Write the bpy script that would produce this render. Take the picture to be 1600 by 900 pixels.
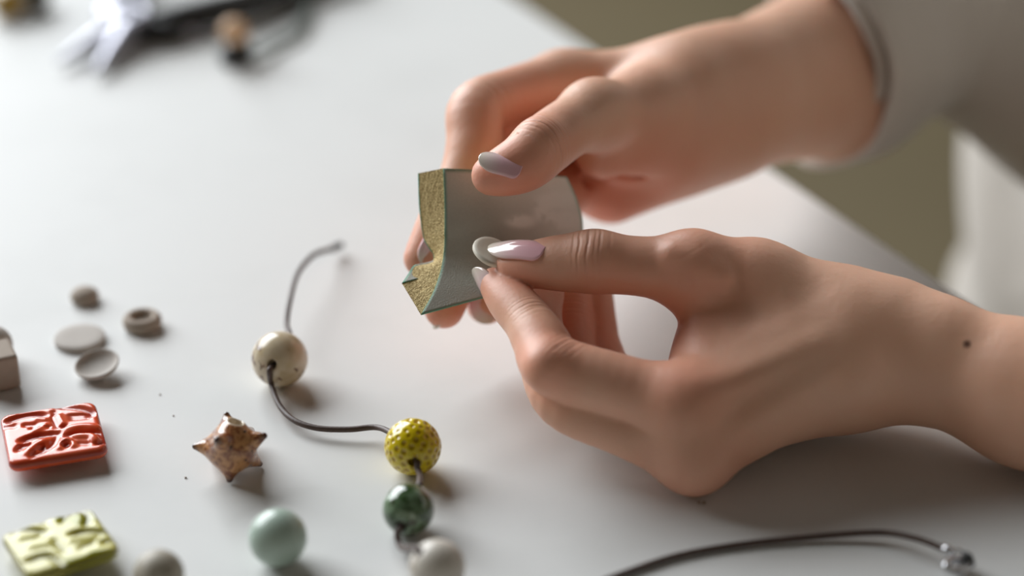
import bpy, math, random
import numpy as np
from mathutils import Vector, Matrix, Euler

# ------------------------------------------------------------------ clear
for o in list(bpy.data.objects):
    bpy.data.objects.remove(o)
scene = bpy.context.scene
COL = scene.collection
random.seed(4)
rng = np.random.default_rng(7)

# ------------------------------------------------------------------ camera, light, exposure
TABLE_Z = 0.75                 # height of the table top
CAM_H = 0.36                   # camera height above the table top
PITCH = math.radians(28.5)     # camera looks this far below the horizon
LENS = 75.0
FPX = 1600.0 * LENS / 36.0     # focal length in pixels of the 1600x900 frame

cam_data = bpy.data.cameras.new('camera')
cam_data.lens = LENS
cam_data.sensor_width = 36.0
cam_data.clip_start = 0.02
cam_data.clip_end = 50
cam_data.dof.use_dof = True
cam_data.dof.focus_distance = 0.662
cam_data.dof.aperture_fstop = 3.0
cam = bpy.data.objects.new('camera', cam_data)
COL.objects.link(cam)
cam.location = (0, 0, TABLE_Z + CAM_H)
cam.rotation_euler = (math.pi / 2 - PITCH, 0, 0)
scene.camera = cam

world = bpy.data.worlds.new('world')
scene.world = world
world.use_nodes = True
world.node_tree.nodes['Background'].inputs['Color'].default_value = (1.0, 0.82, 0.62, 1)
world.node_tree.nodes['Background'].inputs['Strength'].default_value = 0.028


def area_light(name, loc, target, sx, sy, power, col):
    d = bpy.data.lights.new(name, 'AREA')
    d.shape = 'RECTANGLE'
    d.size, d.size_y = sx, sy
    d.energy = power
    d.color = col
    o = bpy.data.objects.new(name, d)
    COL.objects.link(o)
    o.location = loc
    o.rotation_euler = (Vector(target) - Vector(loc)).to_track_quat('-Z', 'Y').to_euler()
    return o


# daylight of the tall window behind and to the left of the table
area_light('window_daylight', (-1.90, 2.70, TABLE_Z + 1.50), (0.0, 0.62, TABLE_Z), 3.0, 2.2, 205, (0.93, 0.97, 1.0))

scene.view_settings.view_transform = 'Standard'
scene.view_settings.look = 'None'
scene.view_settings.gamma = 1.0
scene.view_settings.exposure = 0.0
scene.view_settings.use_curve_mapping = False

# ------------------------------------------------------------------ frames: camera frame in mm <-> world
CR = np.array(Euler((math.pi / 2 - PITCH, 0, 0)).to_matrix())
CL = np.array([0, 0, TABLE_Z + CAM_H])


def P(px, py, d):
    """pixel + depth (mm along the lens axis) -> camera-frame point in mm"""
    return np.array([(px - 800.0) / FPX * d, -(py - 450.0) / FPX * d, -d])


def to_world(p):
    return (np.asarray(p) * 0.001) @ CR.T + CL


def to_cam(w):
    return ((np.asarray(w) - CL) @ CR) * 1000.0


def W(px, py, d):
    return to_world(P(px, py, d))


def T(px, py, z=0.0):
    """point at height z (m) above the table top that is seen at the pixel -> world"""
    r = CR @ np.array([(px - 800.0) / FPX, -(py - 450.0) / FPX, -1.0])
    t = (TABLE_Z + z - CL[2]) / r[2]
    return CL + r * t


# ------------------------------------------------------------------ object helpers
def tag(o, label=None, cat=None, group=None, kind=None):
    if label: o['label'] = label
    if cat: o['category'] = cat
    if group: o['group'] = group
    if kind: o['kind'] = kind
    return o


def link(name, me, mat, parent=None):
    o = bpy.data.objects.new(name, me)
    COL.objects.link(o)
    if mat is not None:
        me.materials.append(mat)
    if parent is not None:
        o.parent = parent
        o.matrix_parent_inverse = Matrix.Translation(-Vector(parent.location))
    return o


def mesh_obj(name, V, F, mat, parent=None, smooth=True, origin=None, attrs=None):
    """V in world metres"""
    V = np.asarray(V, dtype=np.float64)
    if origin is None:
        lo, hi = V.min(0), V.max(0)
        origin = np.array([(lo[0] + hi[0]) / 2, (lo[1] + hi[1]) / 2, lo[2]])
    me = bpy.data.meshes.new(name)
    Vl = V - origin
    if isinstance(F, np.ndarray):
        n = F.shape[1]
        me.vertices.add(len(Vl)); me.vertices.foreach_set('co', Vl.astype(np.float32).ravel())
        me.loops.add(F.size); me.loops.foreach_set('vertex_index', F.astype(np.int32).ravel())
        me.polygons.add(len(F))
        me.polygons.foreach_set('loop_start', np.arange(0, F.size, n, dtype=np.int32))
        me.update(calc_edges=True)
    else:
        me.from_pydata([tuple(v) for v in Vl], [], [tuple(f) for f in F])
        me.update()
    if smooth:
        me.polygons.foreach_set('use_smooth', np.ones(len(me.polygons), dtype=bool))
    for k, a in (attrs or {}).items():
        at = me.attributes.new(k, 'FLOAT', 'POINT')
        at.data.foreach_set('value', np.asarray(a, dtype=np.float32))
    o = link(name, me, mat)
    o.location = origin
    if parent is not None:
        o.parent = parent
        o.matrix_parent_inverse = Matrix.Translation(-Vector(parent.location))
    return o


def empty(name, loc):
    o = bpy.data.objects.new(name, None)
    COL.objects.link(o)
    o.location = loc
    return o


# ------------------------------------------------------------------ solid modelling with distance fields
BIG = 60.0


def smin(a, b, k):
    if k <= 0:
        return np.minimum(a, b)
    h = np.maximum(k - np.abs(a - b), 0.0) / k
    return np.minimum(a, b) - h * h * k * 0.25


def smax(a, b, k):
    return -smin(-a, -b, k)


class Field:
    """sampled distance field (mm)"""

    def __init__(self, lo, hi, res):
        self.lo = np.asarray(lo, float); self.res = res
        self.n = np.ceil((np.asarray(hi, float) - self.lo) / res).astype(int) + 1
        self.ax = [(self.lo[i] + res * np.arange(self.n[i])).astype(np.float32) for i in range(3)]
        self.f = np.full(self.n, BIG, np.float32)

    def box(self, lo, hi):
        s = []
        for i in range(3):
            a = int(np.clip(math.floor((lo[i] - self.lo[i]) / self.res), 0, self.n[i]))
            b = int(np.clip(math.ceil((hi[i] - self.lo[i]) / self.res) + 1, 0, self.n[i]))
            s.append(slice(a, b))
        return tuple(s)

    def co(self, s):
        return (self.ax[0][s[0]][:, None, None], self.ax[1][s[1]][None, :, None], self.ax[2][s[2]][None, None, :])

    def new(self):
        g = Field.__new__(Field)
        g.lo, g.res, g.n, g.ax = self.lo, self.res, self.n, self.ax
        g.f = np.full(self.n, BIG, np.float32)
        return g

    def cone(self, a, b, ra, rb, k=0.0, m=14.0, sub=False):
        """tapered capsule from a to b, blended in (or cut out) with k"""
        a = np.asarray(a, float); b = np.asarray(b, float)
        R = max(ra, rb) + m
        s = self.box(np.minimum(a, b) - R, np.maximum(a, b) + R)
        x, y, z = self.co(s)
        d = (b - a).astype(np.float32); L2 = max(float(d @ d), 1e-9)
        px, py, pz = x - np.float32(a[0]), y - np.float32(a[1]), z - np.float32(a[2])
        t = np.clip((px * d[0] + py * d[1] + pz * d[2]) / np.float32(L2), 0, 1)
        q = np.sqrt((px - t * d[0]) ** 2 + (py - t * d[1]) ** 2 + (pz - t * d[2]) ** 2) - (ra + (rb - ra) * t)
        self.f[s] = smax(self.f[s], -q, k) if sub else smin(self.f[s], q, k)
        return self

    def ball(self, c, r, k=0.0, m=14.0, sub=False):
        return self.cone(c, c, r, r, k, m, sub)

    def ellip(self, c, axes, radii, k=0.0, m=14.0, sub=False):
        """axes: 3x3 rows are unit directions"""
        c = np.asarray(c, float); axes = np.asarray(axes, float)
        R = max(radii) + m
        s = self.box(c - R, c + R)
        x, y, z = self.co(s)
        px, py, pz = x - np.float32(c[0]), y - np.float32(c[1]), z - np.float32(c[2])
        q0 = 0; q1 = 0
        for ax, r in zip(axes, radii):
            u = (px * np.float32(ax[0]) + py * np.float32(ax[1]) + pz * np.float32(ax[2])) / np.float32(r)
            q0 = q0 + u * u
            q1 = q1 + (u / np.float32(r)) ** 2
        q0 = np.sqrt(q0); q1 = np.sqrt(q1) + 1e-9
        d = q0 * (q0 - 1) / q1
        self.f[s] = smax(self.f[s], -d, k) if sub else smin(self.f[s], d, k)
        return self

    def chain(self, pts, k=3.0, m=14.0):
        """smooth tapered limb through the joints"""
        q = spline([list(p) + [r] for p, r in pts], 5)
        for a, b in zip(q[:-1], q[1:]):
            self.cone(a[:3], b[:3], a[3], b[3], 0.4, m)
        return self

    def crease(self, pts, r, k=0.8):
        for a, b in zip(pts[:-1], pts[1:]):
            self.cone(a, b, r, r, k, 4.0, True)
        return self

    def project(self, p, d):
        """march from p along d until the field surface"""
        p = np.asarray(p, float); d = np.asarray(d, float) / np.linalg.norm(d)
        for _ in range(600):
            i = tuple(np.clip(np.round((p - self.lo) / self.res).astype(int), 0, self.n - 1))
            if self.f[i] < 0:
                break
            p = p + d * self.res * 0.5
        return p

    def mesh(self, smooth=1):
        f = self.f
        n = self.n
        ins = f < 0
        c = np.zeros(n - 1, np.uint8)
        offs = [(i, j, k) for i in (0, 1) for j in (0, 1) for k in (0, 1)]
        for (i, j, k) in offs:
            c += ins[i:n[0] - 1 + i, j:n[1] - 1 + j, k:n[2] - 1 + k]
        act = (c > 0) & (c < 8)
        idx = np.argwhere(act)
        vid = np.full(n - 1, -1, np.int64)
        vid[act] = np.arange(len(idx))
        g = np.stack([f[idx[:, 0] + i, idx[:, 1] + j, idx[:, 2] + k] for (i, j, k) in offs], 1)
        acc = np.zeros((len(idx), 3)); cnt = np.zeros(len(idx))
        O = np.array(offs, float)
        for a in range(8):
            for b in range(a + 1, 8):
                if abs(O[a] - O[b]).sum() != 1: continue
                m = (g[:, a] < 0) != (g[:, b] < 0)
                ga, gb = g[m, a], g[m, b]
                t = ga / (ga - gb)
                acc[m] += O[a] + t[:, None] * (O[b] - O[a]); cnt[m] += 1
        V = (idx + acc / cnt[:, None]) * self.res + self.lo
        Q = []
        for ax in range(3):
            o1, o2 = (ax + 1) % 3, (ax + 2) % 3
            sl0 = [slice(None)] * 3; sl1 = [slice(None)] * 3
            sl0[ax] = slice(0, n[ax] - 1); sl1[ax] = slice(1, n[ax])
            A, B = ins[tuple(sl0)], ins[tuple(sl1)]
            e = np.argwhere(A != B)
            e = e[(e[:, o1] > 0) & (e[:, o2] > 0) & (e[:, o1] < n[o1] - 1) & (e[:, o2] < n[o2] - 1)]
            def cell(d1, d2):
                q = e.copy(); q[:, o1] -= d1; q[:, o2] -= d2
                return vid[q[:, 0], q[:, 1], q[:, 2]]
            q = np.stack([cell(1, 1), cell(0, 1), cell(0, 0), cell(1, 0)], 1)
            flip = ~A[e[:, 0], e[:, 1], e[:, 2]]
            q[flip] = q[flip][:, ::-1]
            Q.append(q)
        Q = np.concatenate(Q)
        Q = Q[(Q >= 0).all(1)]
        for _ in range(smooth):
            s = np.zeros_like(V); w = np.zeros(len(V))
            for a in range(4):
                i, j = Q[:, a], Q[:, (a + 1) % 4]
                for d in range(3):
                    s[:, d] += np.bincount(i, V[j, d], len(V)) + np.bincount(j, V[i, d], len(V))
                w += np.bincount(i, minlength=len(V)) + np.bincount(j, minlength=len(V))
            w = np.maximum(w, 1)
            V = V * 0.4 + (s / w[:, None]) * 0.6
        return V, Q


def spline(pts, n=8):
    """Catmull-Rom through the rows of pts"""
    p = np.asarray(pts, float)
    p = np.vstack([2 * p[0] - p[1], p, 2 * p[-1] - p[-2]])
    out = []
    for i in range(1, len(p) - 2):
        for t in np.arange(n) / n:
            out.append(0.5 * ((2 * p[i]) + (-p[i - 1] + p[i + 1]) * t + (2 * p[i - 1] - 5 * p[i] + 4 * p[i + 1] - p[i + 2]) * t * t
                              + (-p[i - 1] + 3 * p[i] - 3 * p[i + 1] + p[i + 2]) * t ** 3))
    out.append(p[-2])
    return np.array(out)


def tube(pts, rad, seg=10, cap=True):
    """tube along world points; rad scalar or per point -> V, F"""
    pts = np.asarray(pts, float); n = len(pts)
    rad = np.full(n, rad) if np.isscalar(rad) else np.asarray(rad, float)
    tan = np.gradient(pts, axis=0); tan /= np.linalg.norm(tan, axis=1)[:, None] + 1e-12
    up = np.array([0.13, 0.2, 0.97]); V = []
    u = np.cross(tan[0], up); u /= np.linalg.norm(u)
    for i in range(n):
        u = u - tan[i] * (u @ tan[i]); u /= np.linalg.norm(u)
        v = np.cross(tan[i], u)
        for s in range(seg):
            a = 2 * math.pi * s / seg
            V.append(pts[i] + rad[i] * (math.cos(a) * u + math.sin(a) * v))
    F = []
    for i in range(n - 1):
        for s in range(seg):
            t = (s + 1) % seg
            F.append((i * seg + s, i * seg + t, (i + 1) * seg + t, (i + 1) * seg + s))
    if cap:
        F.append(tuple(range(seg))[::-1]); F.append(tuple((n - 1) * seg + s for s in range(seg)))
    return np.array(V), F


def frame_from(n, up=(0, 0, 1)):
    n = np.asarray(n, float); n = n / np.linalg.norm(n)
    u = np.cross(up, n)
    if np.linalg.norm(u) < 1e-4: u = np.cross((1, 0, 0), n)
    u /= np.linalg.norm(u)
    return np.array([u, np.cross(n, u), n])


def lathe(prof, axes, c, seg=40):
    """profile (r, h) turned about axes[2] through c; metres -> V, F"""
    V = []; n = len(prof)
    for (r, h) in prof:
        for s in range(seg):
            a = 2 * math.pi * s / seg
            V.append(c + axes[0] * r * math.cos(a) + axes[1] * r * math.sin(a) + axes[2] * h)
    F = []
    for i in range(n - 1):
        for s in range(seg):
            t = (s + 1) % seg
            F.append((i * seg + s, i * seg + t, (i + 1) * seg + t, (i + 1) * seg + s))
    F.append(tuple(range(seg))[::-1]); F.append(tuple((n - 1) * seg + s for s in range(seg)))
    return np.array(V), F


def box_vf(c, ax, h):
    V = [c + ax[0] * h[0] * i + ax[1] * h[1] * j + ax[2] * h[2] * k for i in (-1, 1) for j in (-1, 1) for k in (-1, 1)]
    F = [(0, 1, 3, 2), (4, 6, 7, 5), (0, 4, 5, 1), (2, 3, 7, 6), (0, 2, 6, 4), (1, 5, 7, 3)]
    return np.array(V), F


def join(parts):
    V = []; F = []; o = 0
    for v, f in parts:
        V.append(np.asarray(v)); F += [tuple(int(i) + o for i in q) for q in f]; o += len(v)
    return np.vstack(V), F


def add_bevel(o, w, seg=3):
    b = o.modifiers.new('bevel', 'BEVEL'); b.width = w; b.segments = seg; b.limit_method = 'ANGLE'
    return o


# ------------------------------------------------------------------ materials
def srgb(r, g, b):
    f = lambda c: (c / 255.0) / 12.92 if c <= 10 else ((c / 255.0 + 0.055) / 1.055) ** 2.4
    return (f(r), f(g), f(b), 1)


class Mat:
    def __init__(self, name, color=(0.8, 0.8, 0.8, 1), rough=0.5, **kw):
        self.m = bpy.data.materials.new(name)
        self.m.use_nodes = True
        self.nt = self.m.node_tree
        self.b = self.nt.nodes['Principled BSDF']
        self.b.inputs['Base Color'].default_value = color
        self.b.inputs['Roughness'].default_value = rough
        for k, v in kw.items():
            self.b.inputs[k.replace('_', ' ')].default_value = v
        self._co = None

    def node(self, t, **kw):
        n = self.nt.nodes.new(t)
        for k, v in kw.items():
            if k in n.inputs: n.inputs[k].default_value = v
            else: setattr(n, k, v)
        return n

    def l(self, a, b):
        self.nt.links.new(a, b)

    def co(self):
        if not self._co: self._co = self.node('ShaderNodeTexCoord').outputs['Object']
        return self._co

    def noise(self, scale, detail=3, rough=0.5, dist=0.0, vec=None):
        n = self.node('ShaderNodeTexNoise', Scale=scale, Detail=detail, Roughness=rough, Distortion=dist)
        self.l(vec or self.co(), n.inputs['Vector'])
        return n.outputs['Fac']

    def voronoi(self, scale, feature='F1'):
        n = self.node('ShaderNodeTexVoronoi', Scale=scale); n.feature = feature
        self.l(self.co(), n.inputs['Vector'])
        return n.outputs['Distance']

    def attr(self, name):
        return self.node('ShaderNodeAttribute', attribute_name=name).outputs['Fac']

    def ramp(self, fac, stops):
        n = self.node('ShaderNodeValToRGB')
        e = n.color_ramp.elements
        while len(e) < len(stops): e.new(0.5)
        for q, (p, c) in zip(e, stops):
            q.position = p; q.color = c
        self.l(fac, n.inputs['Fac'])
        return n.outputs['Color']

    def mix(self, fac, a, b, blend='MIX'):
        n = self.node('ShaderNodeMix'); n.data_type = 'RGBA'; n.blend_type = blend
        for s, v in ((n.inputs[0], fac), (n.inputs[6], a), (n.inputs[7], b)):
            if hasattr(v, 'is_linked'): self.l(v, s)
            else: s.default_value = v
        return n.outputs[2]

    def color(self, s):
        self.l(s, self.b.inputs['Base Color']); return self

    def bump(self, h, strength=0.3, dist=0.001):
        n = self.node('ShaderNodeBump', Strength=strength, Distance=dist)
        self.l(h, n.inputs['Height'])
        if self.b.inputs['Normal'].is_linked:
            self.l(self.b.inputs['Normal'].links[0].from_socket, n.inputs['Normal'])
        self.l(n.outputs['Normal'], self.b.inputs['Normal']); return self


G = lambda v: (v, v, v, 1)
def plain(name, color, rough=0.5, **kw):
    return Mat(name, color, rough, **kw)


# table: satin white paint, faint scuffs
M = Mat('white_table_paint', srgb(222, 222, 220), 0.5)
M.b.inputs['Specular IOR Level'].default_value = 0.3
M.color(M.mix(M.ramp(M.noise(22, 5, 0.6), [(0.45, G(0)), (0.75, G(0.35))]), srgb(223, 223, 221), srgb(208, 208, 205)))
M.bump(M.noise(60, 3), 0.05, 0.0006)
m_table = M.m
M = Mat('floor_olive', srgb(120, 108, 80), 0.6)
M.color(M.mix(M.noise(3, 3), srgb(96, 86, 64), srgb(110, 98, 73)))
m_floor = M.m

# skin
M = Mat('skin', srgb(206, 160, 136), 0.47)
base = M.mix(M.noise(90, 4, 0.6), srgb(226, 181, 153), srgb(234, 194, 170))
base = M.mix(M.noise(28, 3, 0.5), base, srgb(219, 163, 134))
red = M.mix(M.attr('red'), base, srgb(226, 142, 116))
red = M.mix(M.attr('mole'), red, srgb(74, 42, 30))
M.color(red)
M.b.inputs['Subsurface Weight'].default_value = 0.22
M.b.inputs['Subsurface Radius'].default_value = (1.0, 0.32, 0.18)
M.b.inputs['Subsurface Scale'].default_value = 0.0035
M.bump(M.voronoi(900), 0.10, 0.0003)
M.bump(M.noise(420, 4, 0.6), 0.2, 0.0004)
M.bump(M.noise(75, 3, 0.5), 0.22, 0.002)
# fine skin folds across the joints (position along the finger comes with the mesh)
wob = M.node('ShaderNodeMath', operation='MULTIPLY_ADD'); M.l(M.noise(160, 2, 0.5), wob.inputs[0]); wob.inputs[1].default_value = 0.10; wob.inputs[2].default_value = -0.05
ft = M.node('ShaderNodeMath', operation='ADD'); M.l(M.attr('fold_t'), ft.inputs[0]); M.l(wob.outputs[0], ft.inputs[1])
fr = M.ramp(ft.outputs[0], [(0.0, G(1)), (0.10, G(1)), (0.15, G(.55)), (0.20, G(1)), (0.29, G(.9)), (0.335, G(.25)), (0.38, G(.95)), (0.44, G(.6)), (0.48, G(1)), (0.53, G(.9)),
                           (0.575, G(0)), (0.62, G(1)), (0.70, G(.9)), (0.745, G(.35)), (0.79, G(1)), (0.86, G(.6)), (0.90, G(1))])
fh = M.mix(M.attr('fold_m'), G(1), fr)
M.bump(fh, 0.6, 0.0007)
m_skin = M.m
# nail lacquer
M = Mat('nail_lacquer', srgb(226, 186, 190), 0.12)
M.color(M.ramp(M.attr('along'), [(0.0, srgb(230, 176, 184)), (0.45, srgb(232, 188, 194)), (0.75, srgb(228, 206, 200)), (1.0, srgb(226, 216, 200))]))
M.b.inputs['Coat Weight'].default_value = 0.6
M.b.inputs['Coat Roughness'].default_value = 0.04
m_nail = M.m

# ------------------------------------------------------------------ the setting
EA, EB = T(810, 0), T(1480, 445)           # two points of the table's long edge
ed = (EB - EA) / np.linalg.norm(EB - EA)   # along the edge, towards the camera
en = np.array([-ed[1], ed[0], 0.0])
if en[0] > 0: en = -en                     # across the table, away from the person
mid = EA + ed * 0.16
V, F = box_vf(np.array([0.4, 1.6, -0.02]), np.eye(3), (4.5, 4.5, 0.02))
tag(mesh_obj('floor', V, F, m_floor, smooth=False), kind='structure')

m_wall = Mat('wall_paint', srgb(196, 188, 172), 0.8).m
for nm, c, h in (('wall_back', (0.4, 6.15, 1.35), (4.6, 0.05, 1.35)), ('wall_left', (-4.15, 1.6, 1.35), (0.05, 4.5, 1.35)),
                 ('wall_right', (4.95, 1.6, 1.35), (0.05, 4.5, 1.35)), ('wall_front', (0.4, -2.95, 1.35), (4.6, 0.05, 1.35))):
    V, F = box_vf(np.array(c), np.eye(3), h)
    tag(mesh_obj(nm, V, F, m_wall, smooth=False), kind='structure')

TW, TL, TT = 0.85, 0.80, 0.028             # table: width, half length, thickness
tc = mid + en * TW / 2 + ed * (-0.05)
t_root = empty('work_table', (tc[0], tc[1], 0))
tag(t_root, 'white painted work table under the hands and the ceramic beads', 'table')
ax = np.array([ed, en, (0, 0, 1.0)])
V, F = box_vf(tc - np.array([0, 0, TT / 2]), ax, (TL, TW / 2, TT / 2))
add_bevel(mesh_obj('table_top', V, F, m_table, t_root, smooth=False), 0.002)
for i in (-1, 1):
    for j in (-1, 1):
        c = tc + ed * i * (TL - 0.06) + en * j * (TW / 2 - 0.06); c[2] = (TABLE_Z - TT) / 2
        V, F = box_vf(c, ax, (0.025, 0.025, (TABLE_Z - TT) / 2))
        add_bevel(mesh_obj('leg', V, F, m_table, t_root, smooth=False), 0.002)


# ------------------------------------------------------------------ the person: hands, forearms, shirt
def unit(v):
    v = np.asarray(v, float); return v / np.linalg.norm(v)


def arc(c, axis, r, ref, a0, a1, n=7):
    """points round axis at radius r, angles from ref"""
    axis = unit(axis); u = unit(ref - axis * (np.asarray(ref) @ axis)); v = np.cross(axis, u)
    return [c + r * (math.cos(a) * u + math.sin(a) * v) for a in np.radians(np.linspace(a0, a1, n))]


nails = []


def nail(base, tip, up, w, arch=0.8, curve=0.55, thick=0.55, square=0.0):
    """almond nail: base = cuticle centre, tip = free end, up = outward, w = half width (mm, camera frame)"""
    base = np.asarray(base, float); tip = np.asarray(tip, float)
    ax = unit(tip - base); up = unit(up - ax * (np.asarray(up) @ ax)); la = np.cross(ax, up)
    NS, NT = 44, 15
    V = []; S = []
    for side in (0, 1):
        for i in range(NS):
            s = i / (NS - 1)
            wl = w * min(1.0, max(0.0, 1 - (1 - min(s / 0.22, 1)) ** 2.6) ** (1 / 2.6) * 0.98 + 0.02)
            if s > 0.5:
                q = (s - 0.5) / 0.5
                wl *= math.sqrt(max(0.0, 1 - q ** 2.2)) * 0.97 + 0.03
            c = base + (tip - base) * s + up * arch * math.sin(math.pi * min(1, s * 0.95 + 0.05))
            for j in range(NT):
                t = -1 + 2 * j / (NT - 1)
                x = wl * t
                drop = curve * (x / w) ** 2 * w
                V.append(c + la * x - up * (drop + (thick if side else 0)))
                S.append(s)
    F = []
    n1 = NS * NT
    for i in range(NS - 1):
        for j in range(NT - 1):
            a = i * NT + j
            F.append((a, a + 1, a + NT + 1, a + NT)); F.append((n1 + a, n1 + a + NT, n1 + a + NT + 1, n1 + a + 1))
    for i in range(NS - 1):
        for j in (0, NT - 1):
            a = i * NT + j; q = (a, a + NT, n1 + a + NT, n1 + a)
            F.append(q if j == 0 else q[::-1])
    for j in range(NT - 1):
        for i in (0, NS - 1):
            a = i * NT + j; q = (a, n1 + a, n1 + a + 1, a + 1)
            F.append(q if i == 0 else q[::-1])
    nails.append((np.array(V), F, np.array(S)))


def grad(fld, p, h=0.8):
    def v(q):
        i = (q - fld.lo) / fld.res
        i0 = np.clip(np.floor(i).astype(int), 0, fld.n - 2); t = i - i0
        c = fld.f[i0[0]:i0[0] + 2, i0[1]:i0[1] + 2, i0[2]:i0[2] + 2].astype(float)
        c = c[0] * (1 - t[0]) + c[1] * t[0]; c = c[0] * (1 - t[1]) + c[1] * t[1]
        return c[0] * (1 - t[2]) + c[1] * t[2]
    e = np.eye(3) * h
    return unit([v(p + e[i]) - v(p - e[i]) for i in range(3)])


def nail_on(fld, bpx, mpx, tpx, w, lift=0.35, drop=0.5, up=None, curve=None):
    """nail whose bed lies on the flesh: cuticle, mid bed and free tip as seen"""
    b = fld.project(P(*bpx, 600), P(*bpx, 600)); m = fld.project(P(*mpx, 600), P(*mpx, 600))
    n = unit(grad(fld, m) + 0.6 * grad(fld, b)) if up is None else unit(up)
    ray = unit(P(*tpx, 600))
    ax_ = unit(m - b)
    n = unit(n - ax_ * (n @ ax_))
    q0 = m + n * lift
    t_ = ((q0 - n * drop) @ n) / (ray @ n)
    tip = ray * t_ if abs(ray @ n) > 0.3 else m + ax_ * 8
    base_ = b + n * (lift - 0.42)
    arch = 0.0
    for s_ in np.linspace(0.15, 0.6, 8):
        line = base_ + (tip - base_) * s_
        arch = max(arch, ((fld.project(line + n * 5, -n) - line) @ n + lift) / math.sin(math.pi * min(1, s_ * 0.95 + 0.05)))
    if curve is None:
        la = np.cross(ax_, n); hs = []
        for sg in (-1, 1):
            p_ = fld.project(m + la * sg * w * 0.85 + n * 8, -n); hs.append((m - p_) @ n)
        curve = np.clip((np.mean(hs) + 0.15) / (0.7225 * w), 0.25, 0.9)
    nail(base_, tip, n, w, arch=min(arch, 2.0), curve=curve)


RED = []   # (centre, radius, amount) of ruddier skin

# ---- near hand (the person's left): pinches the clay disc, rests its knuckles on the table
L_thumb = [(P(803, 416, 664), 5.6), (P(835, 413, 662), 7.3), (P(880, 411, 660), 8.8), (P(930, 411, 659), 9.4), (P(1000, 416, 658), 9.2), (P(1080, 424, 659), 11.0)]
L_index = [(P(776, 444, 667), 5.6), (P(798, 470, 661), 7.2), (P(826, 503, 653), 7.6), (P(846, 536, 646), 8.6), (P(868, 572, 640), 9.4), (P(960, 602, 637), 9.7), (P(1062, 634, 637), 11.0)]
L_middle = [(P(852, 452, 682), 6.2), (P(842, 500, 672), 7.4), (P(852, 560, 660), 8.2), (P(884, 622, 648), 9.6), (P(975, 662, 642), 9.8), (P(1083, 702, 640), 11.5)]
L_ring = [(P(893, 458, 698), 6.2), (P(893, 510, 690), 7.2), (P(896, 560, 680), 7.8), (P(920, 606, 670), 9.0), (P(1010, 615, 665), 9.2), (P(1110, 640, 657), 10.8)]
L_little = [(P(931, 455, 705), 5.6), (P(932, 505, 699), 6.6), (P(938, 545, 693), 7.0), (P(964, 594, 682), 7.8), (P(1050, 604, 676), 8.0), (P(1150, 602, 671), 9.5)]
L_wrist = P(1395, 540, 664)

pts = [p for c in (L_thumb, L_index, L_middle, L_ring, L_little) for p, _ in c]
far = P(1830, 655, 640)
lo = np.minimum(np.min(pts, 0), L_wrist) - 26
hi = np.max(pts, 0) + 26
hi[0] = P(1850, 600, 640)[0]
lo[1] = P(1600, 790, 640)[1] - 6
F0 = Field(lo, hi, 0.75)
palm = F0.new()
carp = [P(1300, 530, 654), P(1310, 575, 650), P(1315, 600, 656), P(1310, 600, 667)]
for ch, cp, r0, r1 in ((L_index, carp[0], 11.2, 13.5), (L_middle, carp[1], 11.8, 13.0), (L_ring, carp[2], 11.5, 12.5), (L_little, carp[3], 10.5, 12.0)):
    palm.cone(ch[-1][0], cp, r0, r1, 9.0)
# thumb metacarpal, thenar, web, heel of the hand
palm.cone(P(1085, 426, 660), P(1180, 446, 662), 10.6, 12.2, 8)
palm.cone(P(1180, 444, 662), P(1310, 490, 664), 12.5, 14.5, 10)
palm.cone(P(1130, 480, 668), P(1240, 530, 672), 11.5, 16.0, 10)
palm.cone(P(1105, 530, 655), P(1200, 520, 660), 8.0, 14.0, 12)
palm.cone(P(1098, 570, 650), P(1200, 570, 655), 8.5, 14.0, 10)
palm.cone(P(1235, 590, 656), P(1330, 572, 658), 15.5, 17.5, 10)
# wrist and forearm (broader than thick)
palm.cone(P(1330, 515, 660), P(1400, 518, 658), 15.0, 13.2, 12)
palm.cone(P(1330, 560, 660), P(1400, 566, 660), 16.0, 13.6, 12)
palm.cone(P(1400, 518, 658), P(1600, 590, 643), 13.2, 14.8, 12, 20)
palm.cone(P(1400, 566, 660), P(1600, 636, 645), 13.6, 15.6, 12, 20)
palm.cone(P(1600, 590, 643), P(1880, 660, 622), 14.8, 20.0, 12, 20)
palm.cone(P(1600, 636, 645), P(1880, 715, 622), 15.6, 21.0, 12, 20)
palm.ball(P(1480, 522, 648), 8.0, 10)          # end of the ulna under the skin
hand = F0.new()
hand.f = palm.f.copy()
for ch, k in ((L_thumb, 7.0), (L_index, 6.0), (L_middle, 6.0), (L_ring, 5.0), (L_little, 5.0)):
    g = F0.new().chain(ch, 2.2)
    if ch is L_thumb:
        g.ball(P(930, 404, 657), 8.0, 5); g.ball(P(1084, 412, 656), 8.4, 8)
    if ch is L_index:
        g.ball(P(855, 572, 634), 6.5, 5)
    hand.f = np.minimum(hand.f, smin(palm.f, g.f, k))
# knuckles
hand.ball(P(1085, 718, 634), 9.3, 7)
hand.ball(P(1068, 640, 632), 7.5, 12)
hand.cone(P(1050, 398, 650), P(1128, 432, 649), 2.4, 2.2, 4)      # thumb tendon
hand.cone(P(1095, 620, 629), P(1270, 545, 640), 2.0, 2.0, 7)      # finger tendons
hand.cone(P(1110, 690, 632), P(1280, 590, 638), 2.0, 2.0, 7)
# finger folds on the inside of the bends
hand.crease(arc(P(833, 508, 652), L_index[2][0] - L_index[3][0], 8.6, np.array([0.9, 0.5, 0.5]), -50, 50), 0.7, 0.9)
hand.crease(arc(P(880, 565, 639), P(846, 536, 646) - P(960, 592, 637), 10.3, np.array([0.4, 0.9, 0.5]), -45, 45), 0.7, 0.9)
hand.crease(arc(P(893, 484, 694), L_ring[0][0] - L_ring[1][0], 7.5, np.array([0, 0, 1.0]), -60, 60), 0.6, 0.8)
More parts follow.
